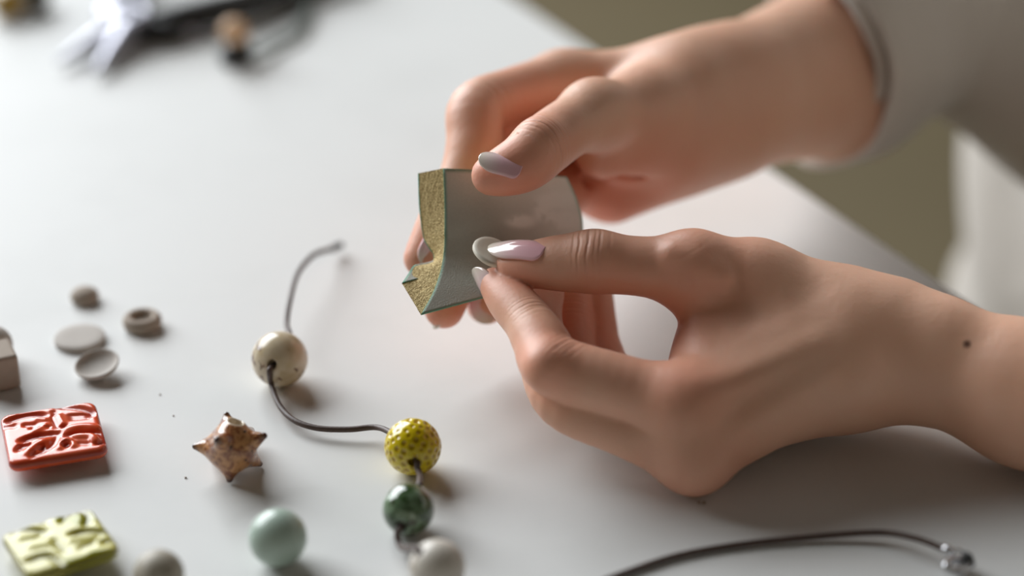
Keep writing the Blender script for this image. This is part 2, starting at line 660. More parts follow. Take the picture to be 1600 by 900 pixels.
# web folds between thumb and index finger
hand.crease([P(1040, 500, 646), P(1075, 500, 640), P(1100, 490, 640)], 1.4, 3)
hand.crease([P(1046, 528, 646), P(1075, 527, 640)], 1.2, 2.5)
hand_L = hand
VL, QL = hand.mesh(2)

RED += [(P(860, 560, 636), 14, .6), (P(1075, 430, 655), 26, .45), (P(1060, 600, 630), 16, .5), (P(1085, 730, 640), 18, .45), (P(785, 440, 664), 12, .55),
        (P(815, 430, 660), 14, .6), (P(900, 500, 690), 26, .8), (P(1040, 500, 650), 20, .55), (P(960, 455, 655), 22, .5), (P(1000, 570, 632), 20, .35)]
nail_on(hand_L, (854, 386), (815, 388), (763, 384), 4.9, up=np.array([0.0, 0.80, 0.60]))
nail(P(778, 486, 660), P(737, 422, 669), np.array([-0.80, -0.30, 0.50]), 4.8, arch=0.9, curve=0.55)

# ---- far hand (the person's right): grips the sanding pad, thumb in front, fingers behind
R_thumb = [(P(768, 274, 667), 6.4), (P(793, 266, 667), 8.0), (P(822, 252, 669), 9.2), (P(852, 226, 675), 9.6), (P(890, 199, 686), 9.6), (P(930, 180, 699), 10.2)]
R_index = [(P(660, 404, 692), 6.2), (P(690, 342, 695), 7.4), (P(726, 278, 699), 8.4), (P(741, 222, 703), 9.2), (P(745, 172, 709), 9.5), (P(800, 150, 724), 9.6), (P(880, 132, 740), 11.5)]
R_middle = [(P(694, 482, 690), 6.6), (P(712, 425, 696), 7.8), (P(745, 340, 706), 8.4), (P(786, 215, 728), 9.4), (P(840, 190, 742), 9.4), (P(900, 172, 756), 11.5)]
R_ring = [(P(760, 476, 700), 6.6), (P(772, 425, 704), 7.6), (P(792, 345, 712), 8.2), (P(822, 268, 730), 9.0), (P(870, 245, 745), 9.2), (P(930, 225, 760), 11.0)]
R_little = [(P(822, 440, 704), 5.8), (P(838, 390, 708), 6.8), (P(852, 340, 714), 7.2), (P(880, 305, 728), 8.0), (P(920, 290, 742), 8.6), (P(965, 280, 758), 10.5)]
pts = [p for c in (R_thumb, R_index, R_middle, R_ring, R_little) for p, _ in c]
lo = np.min(pts, 0) - 24
hi = np.max(pts, 0) + 30
hi[0] = P(1480, 100, 860)[0] + 10
hi[1] = P(1300, -120, 850)[1] + 10
lo[2] = -(900)
F0 = Field(lo, hi, 0.95)
palm = F0.new()
carp = [P(1060, 128, 746), P(1062, 160, 756), P(1066, 190, 762), P(1068, 215, 762)]
for ch, cp, r0, r1 in ((R_index, carp[0], 11.0, 13.0), (R_middle, carp[1], 11.5, 13.5), (R_ring, carp[2], 11.5, 13.5), (R_little, carp[3], 11.0, 14.0)):
    palm.cone(ch[-1][0], cp, r0, r1, 9)
palm.cone(P(930, 181, 700), P(1010, 172, 722), 10.2, 13.5, 10)      # thumb metacarpal
palm.cone(P(1010, 172, 722), P(1075, 165, 738), 13.5, 15.0, 9)
palm.cone(P(945, 230, 720), P(1040, 215, 735), 11.0, 16.0, 9)      # ball of the thumb
palm.cone(P(955, 292, 744), P(1050, 240, 750), 13.0, 16.0, 9)      # heel of the hand
palm.cone(P(1070, 140, 742), P(1130, 130, 756), 18.0, 18.0, 12)    # wrist
palm.cone(P(1070, 200, 744), P(1130, 190, 756), 18.0, 17.5, 12)
palm.cone(P(1130, 130, 756), P(1330, 62, 822), 18.0, 27.0, 14, 20)
palm.cone(P(1130, 190, 756), P(1330, 130, 822), 17.5, 27.0, 14, 20)
palm.cone(P(1330, 62, 822), P(1390, 47, 842), 27.0, 17.0, 14, 20)
palm.cone(P(1330, 130, 822), P(1390, 108, 842), 27.0, 17.0, 14, 20)
hand = F0.new()
hand.f = palm.f.copy()
for ch, k in ((R_thumb, 7.0), (R_index, 6.0), (R_middle, 5.0), (R_ring, 5.0), (R_little, 5.0)):
    g = F0.new().chain(ch, 2.2)
    if ch is R_thumb:
        g.ball(P(845, 222, 669), 7.6, 4); g.ball(P(928, 174, 695), 7.0, 10)
    hand.f = np.minimum(hand.f, smin(palm.f, g.f, k))
hand.crease([P(990, 195, 706), P(1005, 220, 714), P(1000, 250, 722)], 0.7, 2)
hand.crease([P(1005, 190, 708), P(1022, 220, 716), P(1015, 250, 724)], 0.7, 2)
hand.crease([P(905, 288, 730), P(960, 275, 722), P(1060, 255, 732), P(1110, 232, 740)], 1.6, 4)
hand_R = hand
VR, QR = hand.mesh(2)
RED += [(P(795, 285, 662), 20, .75), (P(850, 225, 668), 16, .45), (P(735, 180, 700), 18, .3), (P(950, 310, 735), 30, .9), (P(692, 490, 688), 16, .7),
        (P(757, 480, 692), 14, .5), (P(655, 395, 688), 16, .45), (P(800, 190, 720), 20, .6)]
nail_on(hand_R, (817, 260), (788, 255), (748, 244), 4.5, up=np.array([0.06, 0.66, 0.75]))
nail(P(690, 368, 688), P(664, 418, 687), np.array([0.75, 0.35, 0.5]), 4.4, arch=0.5, curve=0.5)
nail(P(678, 462, 688), P(676, 514, 690), np.array([-0.88, -0.30, 0.25]), 4.8, arch=0.6, curve=0.5)
nail(P(752, 450, 694.5), P(764, 506, 694.5), np.array([0.35, -0.15, 0.93]), 4.7, arch=0.5, curve=0.55)

# ---- one body mesh
VB = np.vstack([VL, VR]); QB = np.vstack([QL, QR + len(VL)])
red = np.zeros(len(VB))
for c, r, a in RED:
    red = np.maximum(red, a * np.exp(-((VB - c) ** 2).sum(1) / (r * r)))
mole = np.clip(1.6 - np.linalg.norm(VB - hand_L.project(P(1511, 538, 600), P(1511, 538, 600)), axis=1) / 1.0, 0, 1)
WB = to_world(VB)
# joints with folds: centre, direction along the finger, half length, reach (mm)
fold_t = np.zeros(len(VB)); fold_m = np.zeros(len(VB))
for c, d_, hl, reach, amt in ((P(926, 380, 654), P(860, 400, 660) - P(960, 404, 658), 8.0, 11.5, 1.0), (P(848, 215, 668), P(812, 250, 668) - P(880, 198, 684), 7.0, 11.5, 1.0),
                         (P(838, 488, 650), P(810, 470, 660) - P(850, 530, 646), 6.0, 8.0, .55), (P(888, 536, 634), P(850, 530, 646) - P(930, 575, 638), 6.0, 9.0, .6),
                         (P(893, 484, 690), P(893, 458, 698) - P(893, 510, 690), 6.0, 8.0, .6), (P(785, 160, 706), P(740, 200, 704) - P(830, 140, 728), 9.0, 11.0, .8),
                         (P(1090, 395, 648), np.array([-0.5, 1.0, 0.2]), 9.0, 12.0, .12)):
    t_ = (VB - c) @ unit(d_) / (2 * hl) + 0.5
    w_ = amt * np.clip(1.35 - np.linalg.norm(VB - c, axis=1) / reach * 1.1, 0, 1) * np.clip((0.5 - np.abs(t_ - 0.5)) * 8, 0, 1)
    k_ = w_ > fold_m
    fold_t[k_] = t_[k_]; fold_m[k_] = w_[k_]
person = empty('person', (0.36, 0.86, 0.0))
tag(person, 'person in a white shirt sanding a small clay disc at the table', 'person')
mesh_obj('body', WB, QB, m_skin, person, origin=np.array([0.1, 0.62, TABLE_Z + 0.05]), attrs={'red': red, 'mole': mole, 'fold_t': fold_t, 'fold_m': fold_m})
for V, Fc, S in nails:
    mesh_obj('fingernail', to_world(V), Fc, m_nail, person, attrs={'along': S})

# ---- shirt (modelled in world mm)
M = Mat('white_cotton', srgb(205, 197, 188), 0.85)
M.b.inputs['Sheen Weight'].default_value = 0.25
M.bump(M.noise(900, 2), 0.15, 0.0004)
M.bump(M.noise(18, 4, 0.55, 0.6), 0.25, 0.01)
m_shirt = M.m
wm = lambda px, py, d: to_world(P(px, py, d)) * 1000.0
ed3, en3 = ed * 1000.0, en * 1000.0
tor = np.array([392.0, 862.0, 0.0])
FS = Field((30, 380, 480), (760, 1320, 1320), 6.0)
up = lambda z: np.array([0, 0, z])
for s_ in (-85, 0, 85):
    FS.cone(tor + ed * s_ + up(560), tor + ed * s_ + up(760), 128, 118, 60, 120)
    FS.cone(tor + ed * s_ + up(760), tor + ed * s_ * 1.2 + up(1130), 118, 118, 60, 120)
# sleeves: far arm, then near arm
cuff_b = wm(1262, 101, 803)
elb_R = wm(1640, -70, 905)
sho_R = tor - ed * 190 + up(1130)
axs = unit(cuff_b - elb_R)
FS.cone(cuff_b - axs * 75, elb_R, 38, 52, 25, 120)
FS.cone(elb_R, sho_R, 58, 66, 40, 120)
FS.cone(wm(1500, 30, 875), wm(1700, 130, 860), 30, 52, 20, 120)
elb_L = wm(2010, 700, 600)
cuf_L = wm(1860, 665, 622)
sho_L = tor + ed * 190 + up(1130)
FS.cone(cuf_L, elb_L, 36, 46, 20, 120)
FS.cone(elb_L, sho_L, 48, 62, 40, 120)
# loose cloth: broad folds
x, y, z = FS.co((slice(None),) * 3)
a = (x * ed[0] + y * ed[1]); b = (x * en[0] + y * en[1])
calm = np.clip((np.sqrt((x - cuff_b[0]) ** 2 + (y - cuff_b[1]) ** 2 + (z - cuff_b[2]) ** 2) - 55) / 60, 0, 1)
FS.f += (calm * 4.5 * np.sin(a * 0.055 + z * 0.018 + 1.3 * np.sin(z * 0.021)) + calm * 3.0 * np.sin(z * 0.07 + a * 0.03 + 0.8 * np.sin(b * 0.05))).astype(np.float32)
# open cuffs and hem
axl = unit(cuf_L - elb_L)
FS.cone(cuf_L + axl * 60, cuf_L - axl * 20, 31, 30, 4, 40, True)
VS, QS = FS.mesh(2)
mesh_obj('shirt', VS * 0.001, QS, m_shirt, person)
# turned-back cuff of the far sleeve: a soft band round the forearm
fr_ = frame_from(-axs)
prof = [(34, 70), (36, 55), (40, 30), (41, 10), (41, 2), (39.5, 0), (38, 1), (37.5, 6), (38.5, 12), (43, 4), (45.5, 1), (47, 3), (48, 12), (48.5, 24), (47, 36), (45.5, 42), (45, 55), (46, 75), (46, 100), (44, 120)]
V = []; nseg = 72
for r_, h_ in prof:
    for q_ in range(nseg):
        a_ = 2 * math.pi * q_ / nseg
        rr = (r_ - 6.0) * (1 + 0.015 * math.sin(3 * a_ + h_ * 0.05) + 0.012 * math.sin(7 * a_ - h_ * 0.08))
        dv_ = fr_[0] * math.cos(a_) + fr_[1] * math.sin(a_)
        h_s = 30 * max(0.0, float(dv_ @ (CR @ np.array([0, 0.5, -0.85])))) * max(0.0, 1 - h_ / 110)
        V.append(cuff_b + fr_[2] * h_s + fr_[0] * rr * 0.94 * math.cos(a_) + fr_[1] * rr * 1.04 * math.sin(a_) + fr_[2] * (h_ + 1.5 * math.sin(2 * a_)))
F = [(i_ * nseg + q_, i_ * nseg + (q_ + 1) % nseg, (i_ + 1) * nseg + (q_ + 1) % nseg, (i_ + 1) * nseg + q_) for i_ in range(len(prof) - 1) for q_ in range(nseg)]
mesh_obj('cuff', np.array(V) * 0.001, F, m_shirt, person)

# ------------------------------------------------------------------ sanding pad
M = Mat('abrasive_sheet', srgb(120, 120, 108), 0.75)
wear = M.ramp(M.noise(130, 4, 0.6, 0.4), [(0.30, G(0)), (0.42, G(1))])
grit = M.mix(M.noise(1500, 3, 0.7), srgb(176, 176, 165), srgb(196, 194, 183))
dusty = M.mix(M.attr('dust'), grit, srgb(248, 245, 238))
pat = M.node('ShaderNodeMath', operation='MULTIPLY'); M.l(wear, pat.inputs[0]); M.l(M.attr('patch'), pat.inputs[1])
dusty = M.mix(pat.outputs[0], dusty, srgb(255, 252, 246))
M.color(M.mix(M.attr('rim'), dusty, srgb(56, 140, 108)))
M.bump(M.noise(1800, 2, 0.7), 0.5, 0.0004)
m_grit = M.m
M = Mat('foam', srgb(196, 166, 104), 0.9)
cell = M.voronoi(2600)
M.color(M.mix(M.ramp(cell, [(0.25, G(1)), (0.62, G(0))]), srgb(238, 214, 156), srgb(150, 118, 66)))
M.bump(cell, 0.45, 0.0004)
m_foam = M.m

yf = [(693, 263, 675), (695, 318, 675), (695, 358, 674), (695, 374, 674), (694, 388, 673.5), (693, 399, 673), (691, 410, 672), (687, 428, 670), (676, 458, 666), (658, 491, 662)]
yb = [(653, 271, 681), (655, 326, 681), (661, 370, 681), (667, 383, 680), (677, 399, 679), (674, 411, 678), (662, 414, 677), (647, 416, 676), (638, 429, 674), (628, 444, 671)]
yp = [(653, 271, 681), (655, 326, 681), (658, 362, 681), (658, 376, 680), (657, 388, 680), (655, 398, 679), (652, 405, 678), (646, 416, 676), (638, 429, 674), (628, 444, 671)]
Lf, Lb, Lp = (spline([list(P(*q)) for q in L], 7) for L in (yf, yb, yp))
Rf = spline([list(P(886, 276, 692)), list(P(902, 312, 694)), list(P(911, 352, 694)), list(P(906, 400, 690)), list(P(880, 432, 684))], 24)
Rf = Rf[np.round(np.linspace(0, len(Rf) - 1, len(Lf))).astype(int)]
NV, NU = len(Lf), 40
front = np.zeros((NV, NU, 3)); back = np.zeros((NV, NU, 3))
dust = np.zeros((NV, NU)); patch = np.zeros((NV, NU)); rim = np.zeros((NV, NU))
fd = np.array([0.25, 0.1, 0.96])
for i in range(NV):
    for j in range(NU):
        u = j / (NU - 1); v = i / (NV - 1)
        bow = 3.2 * math.sin(math.pi * u) * (0.6 + 0.6 * v)
        front[i, j] = Lf[i] * (1 - u) + Rf[i] * u + fd * bow
        e = max(0.0, 1 - u / 0.3) ** 1.5      # the fingertip behind bites a notch into the rear face
        back[i, j] = front[i, j] + (Lb[i] * e + Lp[i] * (1 - e) - Lf[i])
        dust[i, j] = np.clip((u - 0.28 - 0.22 * v) * 1.9, 0, 1.0)
        q_ = front[i, j]; pu, pv = 800 + FPX * q_[0] / -q_[2], 450 - FPX * q_[1] / -q_[2]
        patch[i, j] = min(1.0, sum(math.exp(-(((pu - a_) / c_) ** 2 + ((pv - b_) / d_) ** 2) ** 2) for a_, b_, c_, d_ in ((815, 346, 24, 11), (850, 332, 16, 14), (880, 345, 24, 14), (872, 312, 34, 12))))
        edge_d = min(u * 215, (1 - u) * 215, v * 230, (1 - v) * 230)
        rim[i, j] = 1.0 if edge_d < 0.9 else 0.0
pad = empty('sanding_pad', to_world(P(770, 380, 684)))
tag(pad, 'bent grey green sanding sponge with a tan foam core gripped between the fingers', 'sanding sponge')


def sheet(A, B):
    """closed shell between two grids"""
    n, m = A.shape[:2]
    V = np.vstack([A.reshape(-1, 3), B.reshape(-1, 3)]); o = n * m
    F = []
    for i in range(n - 1):
        for j in range(m - 1):
            a = i * m + j
            F.append((a, a + m, a + m + 1, a + 1)); F.append((o + a, o + a + 1, o + a + m + 1, o + a + m))
    for i in range(n - 1):
        a = i * m; F.append((a, o + a, o + a + m, a + m)); a = i * m + m - 1; F.append((a, a + m, o + a + m, o + a))
    for j in range(m - 1):
        a = j; F.append((a, a + 1, o + a + 1, o + a)); a = (n - 1) * m + j; F.append((a, o + a, o + a + 1, a + 1))
    return V, F


nrm = np.cross(np.gradient(front, axis=1), np.gradient(front, axis=0)); nrm /= np.linalg.norm(nrm, axis=2)[..., None] + 1e-9
if nrm[..., 2].mean() < 0: nrm = -nrm
V, F = sheet(front, front - nrm * 0.65)
att = lambda a: np.concatenate([a.ravel(), a.ravel()])
zero = np.zeros(NV * NU)
o = mesh_obj('abrasive_sheet', to_world(V), F, m_grit, pad,
             attrs={'dust': np.concatenate([dust.ravel(), zero]), 'patch': np.concatenate([patch.ravel(), zero]), 'rim': np.concatenate([rim.ravel() * 0.7, zero + 1])})
V, F = sheet(back + nrm * 0.7, back)
mesh_obj('abrasive_sheet', to_world(V), F, m_grit, pad, attrs={'dust': np.zeros(len(V)), 'patch': np.zeros(len(V)), 'rim': np.concatenate([rim.ravel(), rim.ravel()])})
# foam core: grid between the sheets so that its cut faces have some depth of cells
NT = 14
rows = []
core = np.zeros((NT, NV, NU, 3))
for k in range(NT):
    t = k / (NT - 1)
    core[k] = (front - nrm * 0.5) * (1 - t) + (back + nrm * 0.5) * t
inset = 0.0
V = []; F = []
def grid_face(Gd, flip):
    n, m = Gd.shape[:2]; o_ = sum(len(q) for q in V); V.append(Gd.reshape(-1, 3))
    for i in range(n - 1):
        for j in range(m - 1):
            a = o_ + i * m + j; q = (a, a + m, a + m + 1, a + 1)
            F.append(q[::-1] if flip else q)
grid_face(core[:, :, 0], False); grid_face(core[:, :, -1], True); grid_face(core[:, 0, :], True); grid_face(core[:, -1, :], False)
grid_face(core[0], False); grid_face(core[-1], True)
Vc = np.vstack(V)
Vc = Vc + rng.normal(0, 0.035, Vc.shape)
mesh_obj('foam_core', to_world(Vc), F, m_foam, pad, smooth=False)

# ------------------------------------------------------------------ clay pieces
def clay(name, c1, c2, rough=0.8, scale=300):
    m_ = Mat(name, c1, rough)
    m_.color(m_.mix(m_.noise(scale, 4, 0.6), c1, c2))
    m_.bump(m_.noise(700, 3), 0.12, 0.0004)
    return m_.m


m_clay = clay('raw_grey_clay', srgb(186, 178, 170), srgb(200, 193, 186))
m_clay_dark = clay('raw_brown_clay', srgb(160, 146, 132), srgb(175, 160, 146))
m_ivory = clay('ivory_clay', srgb(228, 220, 202), srgb(236, 229, 214), 0.55)

disc_prof = lambda R, h, e: [(0.0, 0), (R * 0.6, 0), (R - e, 0), (R - e * 0.3, e * 0.3), (R, e), (R, h - e), (R - e * 0.3, h - e * 0.3), (R - e, h), (R * 0.6, h), (0.0, h)]


def turned(name, prof, axes, c, mat, label, cat, group=None, seg=48, soft=False):
    prof = [(max(r, 1e-5), h) for r, h in (spline(prof, 4) if soft else prof)]
    V, F = lathe(prof, axes, np.asarray(c, float), seg)
    o = mesh_obj(name, V, F, mat)
    return tag(o, label, cat, group)


# the disc held between thumb and index finger
dn = unit(CR @ np.array([0.36, 0.72, 0.59]))
R = 0.0068
prof = [(0, 0), (R - .0006, 0), (R, .0005), (R, .0012), (R - .0003, .0017), (R - .0014, .0018), (R * 0.6, .0016), (R * 0.3, .0015), (0, .0015)]
turned('clay_disc', prof, frame_from(dn), to_world(P(769, 398, 668)), m_ivory, 'ivory clay disc pinched between thumb and index finger against the sanding sponge', 'clay disc')
# loose pieces on the table
up3 = np.eye(3)
turned('clay_disc', disc_prof(0.0086, 0.0021, 0.0005), up3, T(125, 533), m_clay, 'flat grey clay disc lying below the tiny dome and beside the shallow dish', 'clay disc')
dprof = [(0, 0), (.004, .0), (.0064, .0012), (.0074, .0028), (.0073, .0033), (.0068, .0032), (.0055, .0018), (.003, .0010), (0, .0008)]
tilt = frame_from(unit((-0.12, -0.16, 1.0)))
turned('clay_dish', dprof, tilt, T(155, 584) + np.array([0, 0, 0.0012]), m_clay, 'shallow grey clay dish with a hollow face nearest the orange tile', 'clay dish', soft=True)
rp = [(0.003, 0), (.0050, 0), (.0061, .0006), (.0066, .0018), (.0066, .0032), (.0059, .0043), (.0048, .0047), (.0038, .0044), (.0033, .0034), (.0028, .0026), (0, .0024)]
turned('clay_ring_bead', rp, up3, T(223, 511), m_clay_dark, 'brownish clay ring bead with a sunken top, rightmost of the unglazed pieces', 'clay bead', soft=True)
dome = [(0, 0), (.0036, 0), (.0046, .0007), (.0050, .0018), (.0047, .0030), (.0037, .0041), (.0020, .0048), (0, .0050)]
turned('clay_dome', dome, up3, T(133, 470), m_clay_dark, 'tiny grey clay dome, farthest of the unglazed pieces', 'clay bead', soft=True)
turned('clay_ball', [(0.0066 * math.sin(a), 0.0066 - 0.0066 * math.cos(a)) for a in np.linspace(0, math.pi, 24)], up3, T(-8, 566), m_clay,
       'small grey clay ball half hidden behind the clay cube', 'clay bead')
# cube with a drilled hole
cc = T(-4, 598); ca = math.radians(24)
Fc = Field((-12, -12, -2), (12, 12, 16), 0.3)
x, y, z = Fc.co((slice(None),) * 3)
q = np.stack(np.broadcast_arrays(np.abs(x) - 5.4, np.abs(y) - 5.4, np.abs(z - 6.2) - 4.9))
Fc.f = (np.linalg.norm(np.maximum(q, 0), axis=0) + np.minimum(q.max(0), 0) - 1.2).astype(np.float32)
Fc.cone((0, 0, -3), (0, 0, 16), 1.5, 1.5, 0.5, 8, True)
V, Q = Fc.mesh(1)
rz = np.array([[math.cos(ca), -math.sin(ca), 0], [math.sin(ca), math.cos(ca), 0], [0, 0, 1]])
tag(mesh_obj('clay_cube_bead', (V * 0.001) @ rz.T + cc, Q, m_clay_dark), 'grey clay cube bead with a drilled hole in its top', 'clay bead')


# ------------------------------------------------------------------ round beads
def bead(name, px, py, rpx, mat, label, holes, hr=1.45, squash=1.0, shape=None, res=0.32, attr=None):
    """ball seen at the pixel, resting on the table; holes: axis through the bead as pixel offset + depth sign"""
    d = 0.66
    for _ in range(6):
        r = rpx * d / FPX
        c = T(px, py, r * squash)
        d = -to_cam(c)[2] * 0.001
    R = r * 1000
    Fb = Field((-R - 2,) * 3, (R + 2,) * 3, res)
    Fb.ellip((0, 0, 0), np.eye(3), (R, R, R * squash), 0, 12)
    at = None
    if shape: at = shape(Fb, R)
    for a, b in holes:      # world-frame directions (unit-ish)
        Fb.cone(np.asarray(a) * R * 1.3, np.asarray(b) * R * 1.3, hr, hr, 0.5, 6, True)
    V, Q = Fb.mesh(1)
    o = mesh_obj(name, V * 0.001 + c, Q, mat, attrs=(at(V) if at else None))
    tag(o, label, 'bead', None)
    return c, r


def dirp(dx, dy, r=44):
    """direction (world) to the point of a ball that appears at pixel offset dx, dy from its centre"""
    x, y = dx / r, -dy / r
    return CR @ np.array([x, y, math.sqrt(max(0.0, 1 - x * x - y * y))])


M = Mat('speckled_cream_glaze', srgb(214, 200, 176), 0.25)
c_ = M.mix(M.ramp(M.noise(120, 3), [(0.40, G(0)), (0.62, G(1))]), srgb(222, 208, 184), srgb(196, 176, 140))
c_ = M.mix(M.ramp(M.noise(240, 3, 0.5), [(0.60, G(0)), (0.66, G(1))]), c_, srgb(104, 66, 34))
M.color(c_); M.b.inputs['Coat Weight'].default_value = 0.3
m_speck = M.m
h_sp = dirp(-9, 12)
c_sp, r_sp = bead('speckled_bead', 437, 561, 44, m_speck, 'cream bead with brown speckles, farthest bead strung on the cord', [(h_sp, dirp(8, -40) * [1, -1, 1] * 0 + unit(CR @ np.array([0.3, 0.75, -0.6])))])

M = Mat('yellow_glaze', srgb(214, 186, 22), 0.18)
M.color(M.mix(M.attr('pit'), srgb(222, 196, 22), srgb(186, 150, 10)))
M.b.inputs['Coat Weight'].default_value = 0.5
m_yel = M.m
fib = []
NP = 150
for i in range(NP):
    zf = 1 - 2 * (i + .5) / NP; ph = i * 2.399963
    fib.append(unit(np.array([math.sqrt(1 - zf * zf) * math.cos(ph), math.sqrt(1 - zf * zf) * math.sin(ph), zf]) + rng.normal(0, 0.035, 3)))
fib = np.array(fib)


def pits(Fb, R):
    sz = rng.uniform(0.62, 1.1, NP)
    for f_, s_ in zip(fib, sz):
        Fb.ball(f_ * (R + 0.48), s_ * 0.92, 0.55, 3, True)
    def at(V):
        d = np.min(np.linalg.norm(V[:, None, :] - fib[None] * (R - 0.1), axis=2) / sz[None], axis=1)
        return {'pit': np.clip((1.15 - d) * 2.0, 0, 1)}
    return at


c_ye, r_ye = bead('dimpled_bead', 645, 698, 45, m_yel, 'glossy yellow bead covered in small dimples, strung on the cord', [(dirp(8, 21), unit(CR @ np.array([-0.6, 0.3, -0.75])))], shape=pits, res=0.22)

M = Mat('green_glaze', srgb(60, 84, 48), 0.12)
c_ = M.mix(M.ramp(M.noise(160, 3, 0.55, 1.2), [(0.42, G(0)), (0.60, G(1))]), srgb(52, 74, 40), srgb(118, 142, 112))
c_ = M.mix(M.ramp(M.noise(210, 2, 0.5, 0.8), [(0.58, G(0)), (0.68, G(1))]), c_, srgb(52, 40, 26))
M.color(c_); M.b.inputs['Coat Weight'].default_value = 0.7
M.bump(M.noise(200, 3), 0.2, 0.001)
m_green = M.m
GB = unit(CR @ np.array([0.30, 0.70, -0.62]))
c_gr, r_gr = bead('green_bead', 638, 796, 41, m_green, 'dark green glazed bead strung just below the yellow one', [(dirp(-12, 26), GB)])

M = Mat('white_glaze', srgb(206, 198, 186), 0.35)
M.color(M.mix(M.ramp(M.noise(260, 2, 0.5), [(0.62, G(0)), (0.70, G(1))]), srgb(212, 204, 192), srgb(150, 132, 112)))
m_white = M.m
c_wh, r_wh = bead('white_bead', 683, 886, 44, m_white, 'off white bead, nearest of the beads strung on the cord', [(unit(CR @ np.array([-0.55, 0.55, 0.3])), unit(CR @ np.array([0.6, -0.75, 0.1])))])

M = Mat('pale_jade_glaze', srgb(176, 194, 180), 0.3)
M.color(M.mix(M.noise(80, 3), srgb(180, 198, 184), srgb(168, 186, 172)))
M.b.inputs['Coat Weight'].default_value = 0.2
m_jade = M.m
bead('jade_bead', 434, 840, 46, m_jade, 'pale jade green bead standing alone left of the green bead', [(unit((0.97, 0.1, 0.12)), unit((-0.97, -0.1, -0.12)))])
M = Mat('grey_glaze', srgb(168, 160, 144), 0.5)
M.color(M.mix(M.ramp(M.noise(300, 4, 0.7), [(0.45, G(0)), (0.65, G(1))]), srgb(182, 174, 158), srgb(138, 128, 110)))
m_greyb = M.m
bead('grey_bead', 248, 898, 40, m_greyb, 'mottled grey bead cut by the bottom edge beside the yellow green tile', [(unit((0.5, 0.8, 0.1)), unit((-0.5, -0.8, -0.1)))])

# star shaped bead (camera-frame mm)
M = Mat('brown_streaked_glaze', srgb(164, 112, 76), 0.2)
c_ = M.mix(M.ramp(M.noise(260, 4, 0.6, 1.5), [(0.42, G(0)), (0.62, G(1))]), srgb(198, 144, 96), srgb(128, 68, 38))
c_ = M.mix(M.ramp(M.noise(420, 2, 0.5), [(0.66, G(0)), (0.72, G(1))]), c_, srgb(60, 32, 24))
c_ = M.mix(M.attr('tip'), c_, srgb(62, 34, 30))
c_ = M.mix(M.attr('rim'), c_, srgb(222, 206, 182))
M.color(c_); M.b.inputs['Coat Weight'].default_value = 0.5
M.bump(M.noise(260, 3, 0.6, 1.5), 0.25, 0.0008)
m_star = M.m
tc_ = lambda px, py, z: to_cam(T(px, py, z))
C = tc_(361, 698, 0.0098)
spikes = [tc_(300, 695, 0.010), tc_(417, 677, 0.0155), tc_(353, 641, 0.0185), tc_(358, 752, 0.0012), tc_(409, 724, 0.0012), tc_(337, 684, 0.0185), tc_(330, 705, 0.001), tc_(395, 668, 0.004)]
Fs = Field(C - 18, C + 18, 0.3)
Fs.ball(C, 6.9, 0)
for s_ in spikes:
    Fs.cone(C + (s_ - C) * 0.2, s_ - unit(s_ - C) * 1.0, 5.6, 1.05, 2.4)
hp = tc_(368, 659, 0.0175); hd = unit(hp - C)
Fs.cone(C, C + hd * (np.linalg.norm(hp - C) - 3.2), 5.6, 4.4, 2.0)
Fs.cone(C + hd * 3, hp + hd * 6, 2.2, 2.2, 0.4, 6, True)
V, Q = Fs.mesh(1)
tip = np.max([np.clip(1.25 - np.linalg.norm(V - s_, axis=1) / 2.6, 0, 1) for s_ in spikes], axis=0)
ra = np.linalg.norm(np.cross(V - C, hd), axis=1); ha = (V - C) @ hd
rim_ = np.clip(1.6 - np.abs(ra - 2.3) / 0.5, 0, 1) * (ha > 4) + (ra < 2.35) * (ha > 1.0)
wz = to_world(V); wz[:, 2] += TABLE_Z - wz[:, 2].min()
tag(mesh_obj('star_bead', wz, Q, m_star, attrs={'tip': tip, 'rim': np.clip(rim_, 0, 1)}), 'brown streaked spiky star bead with a pale hole on top', 'bead')


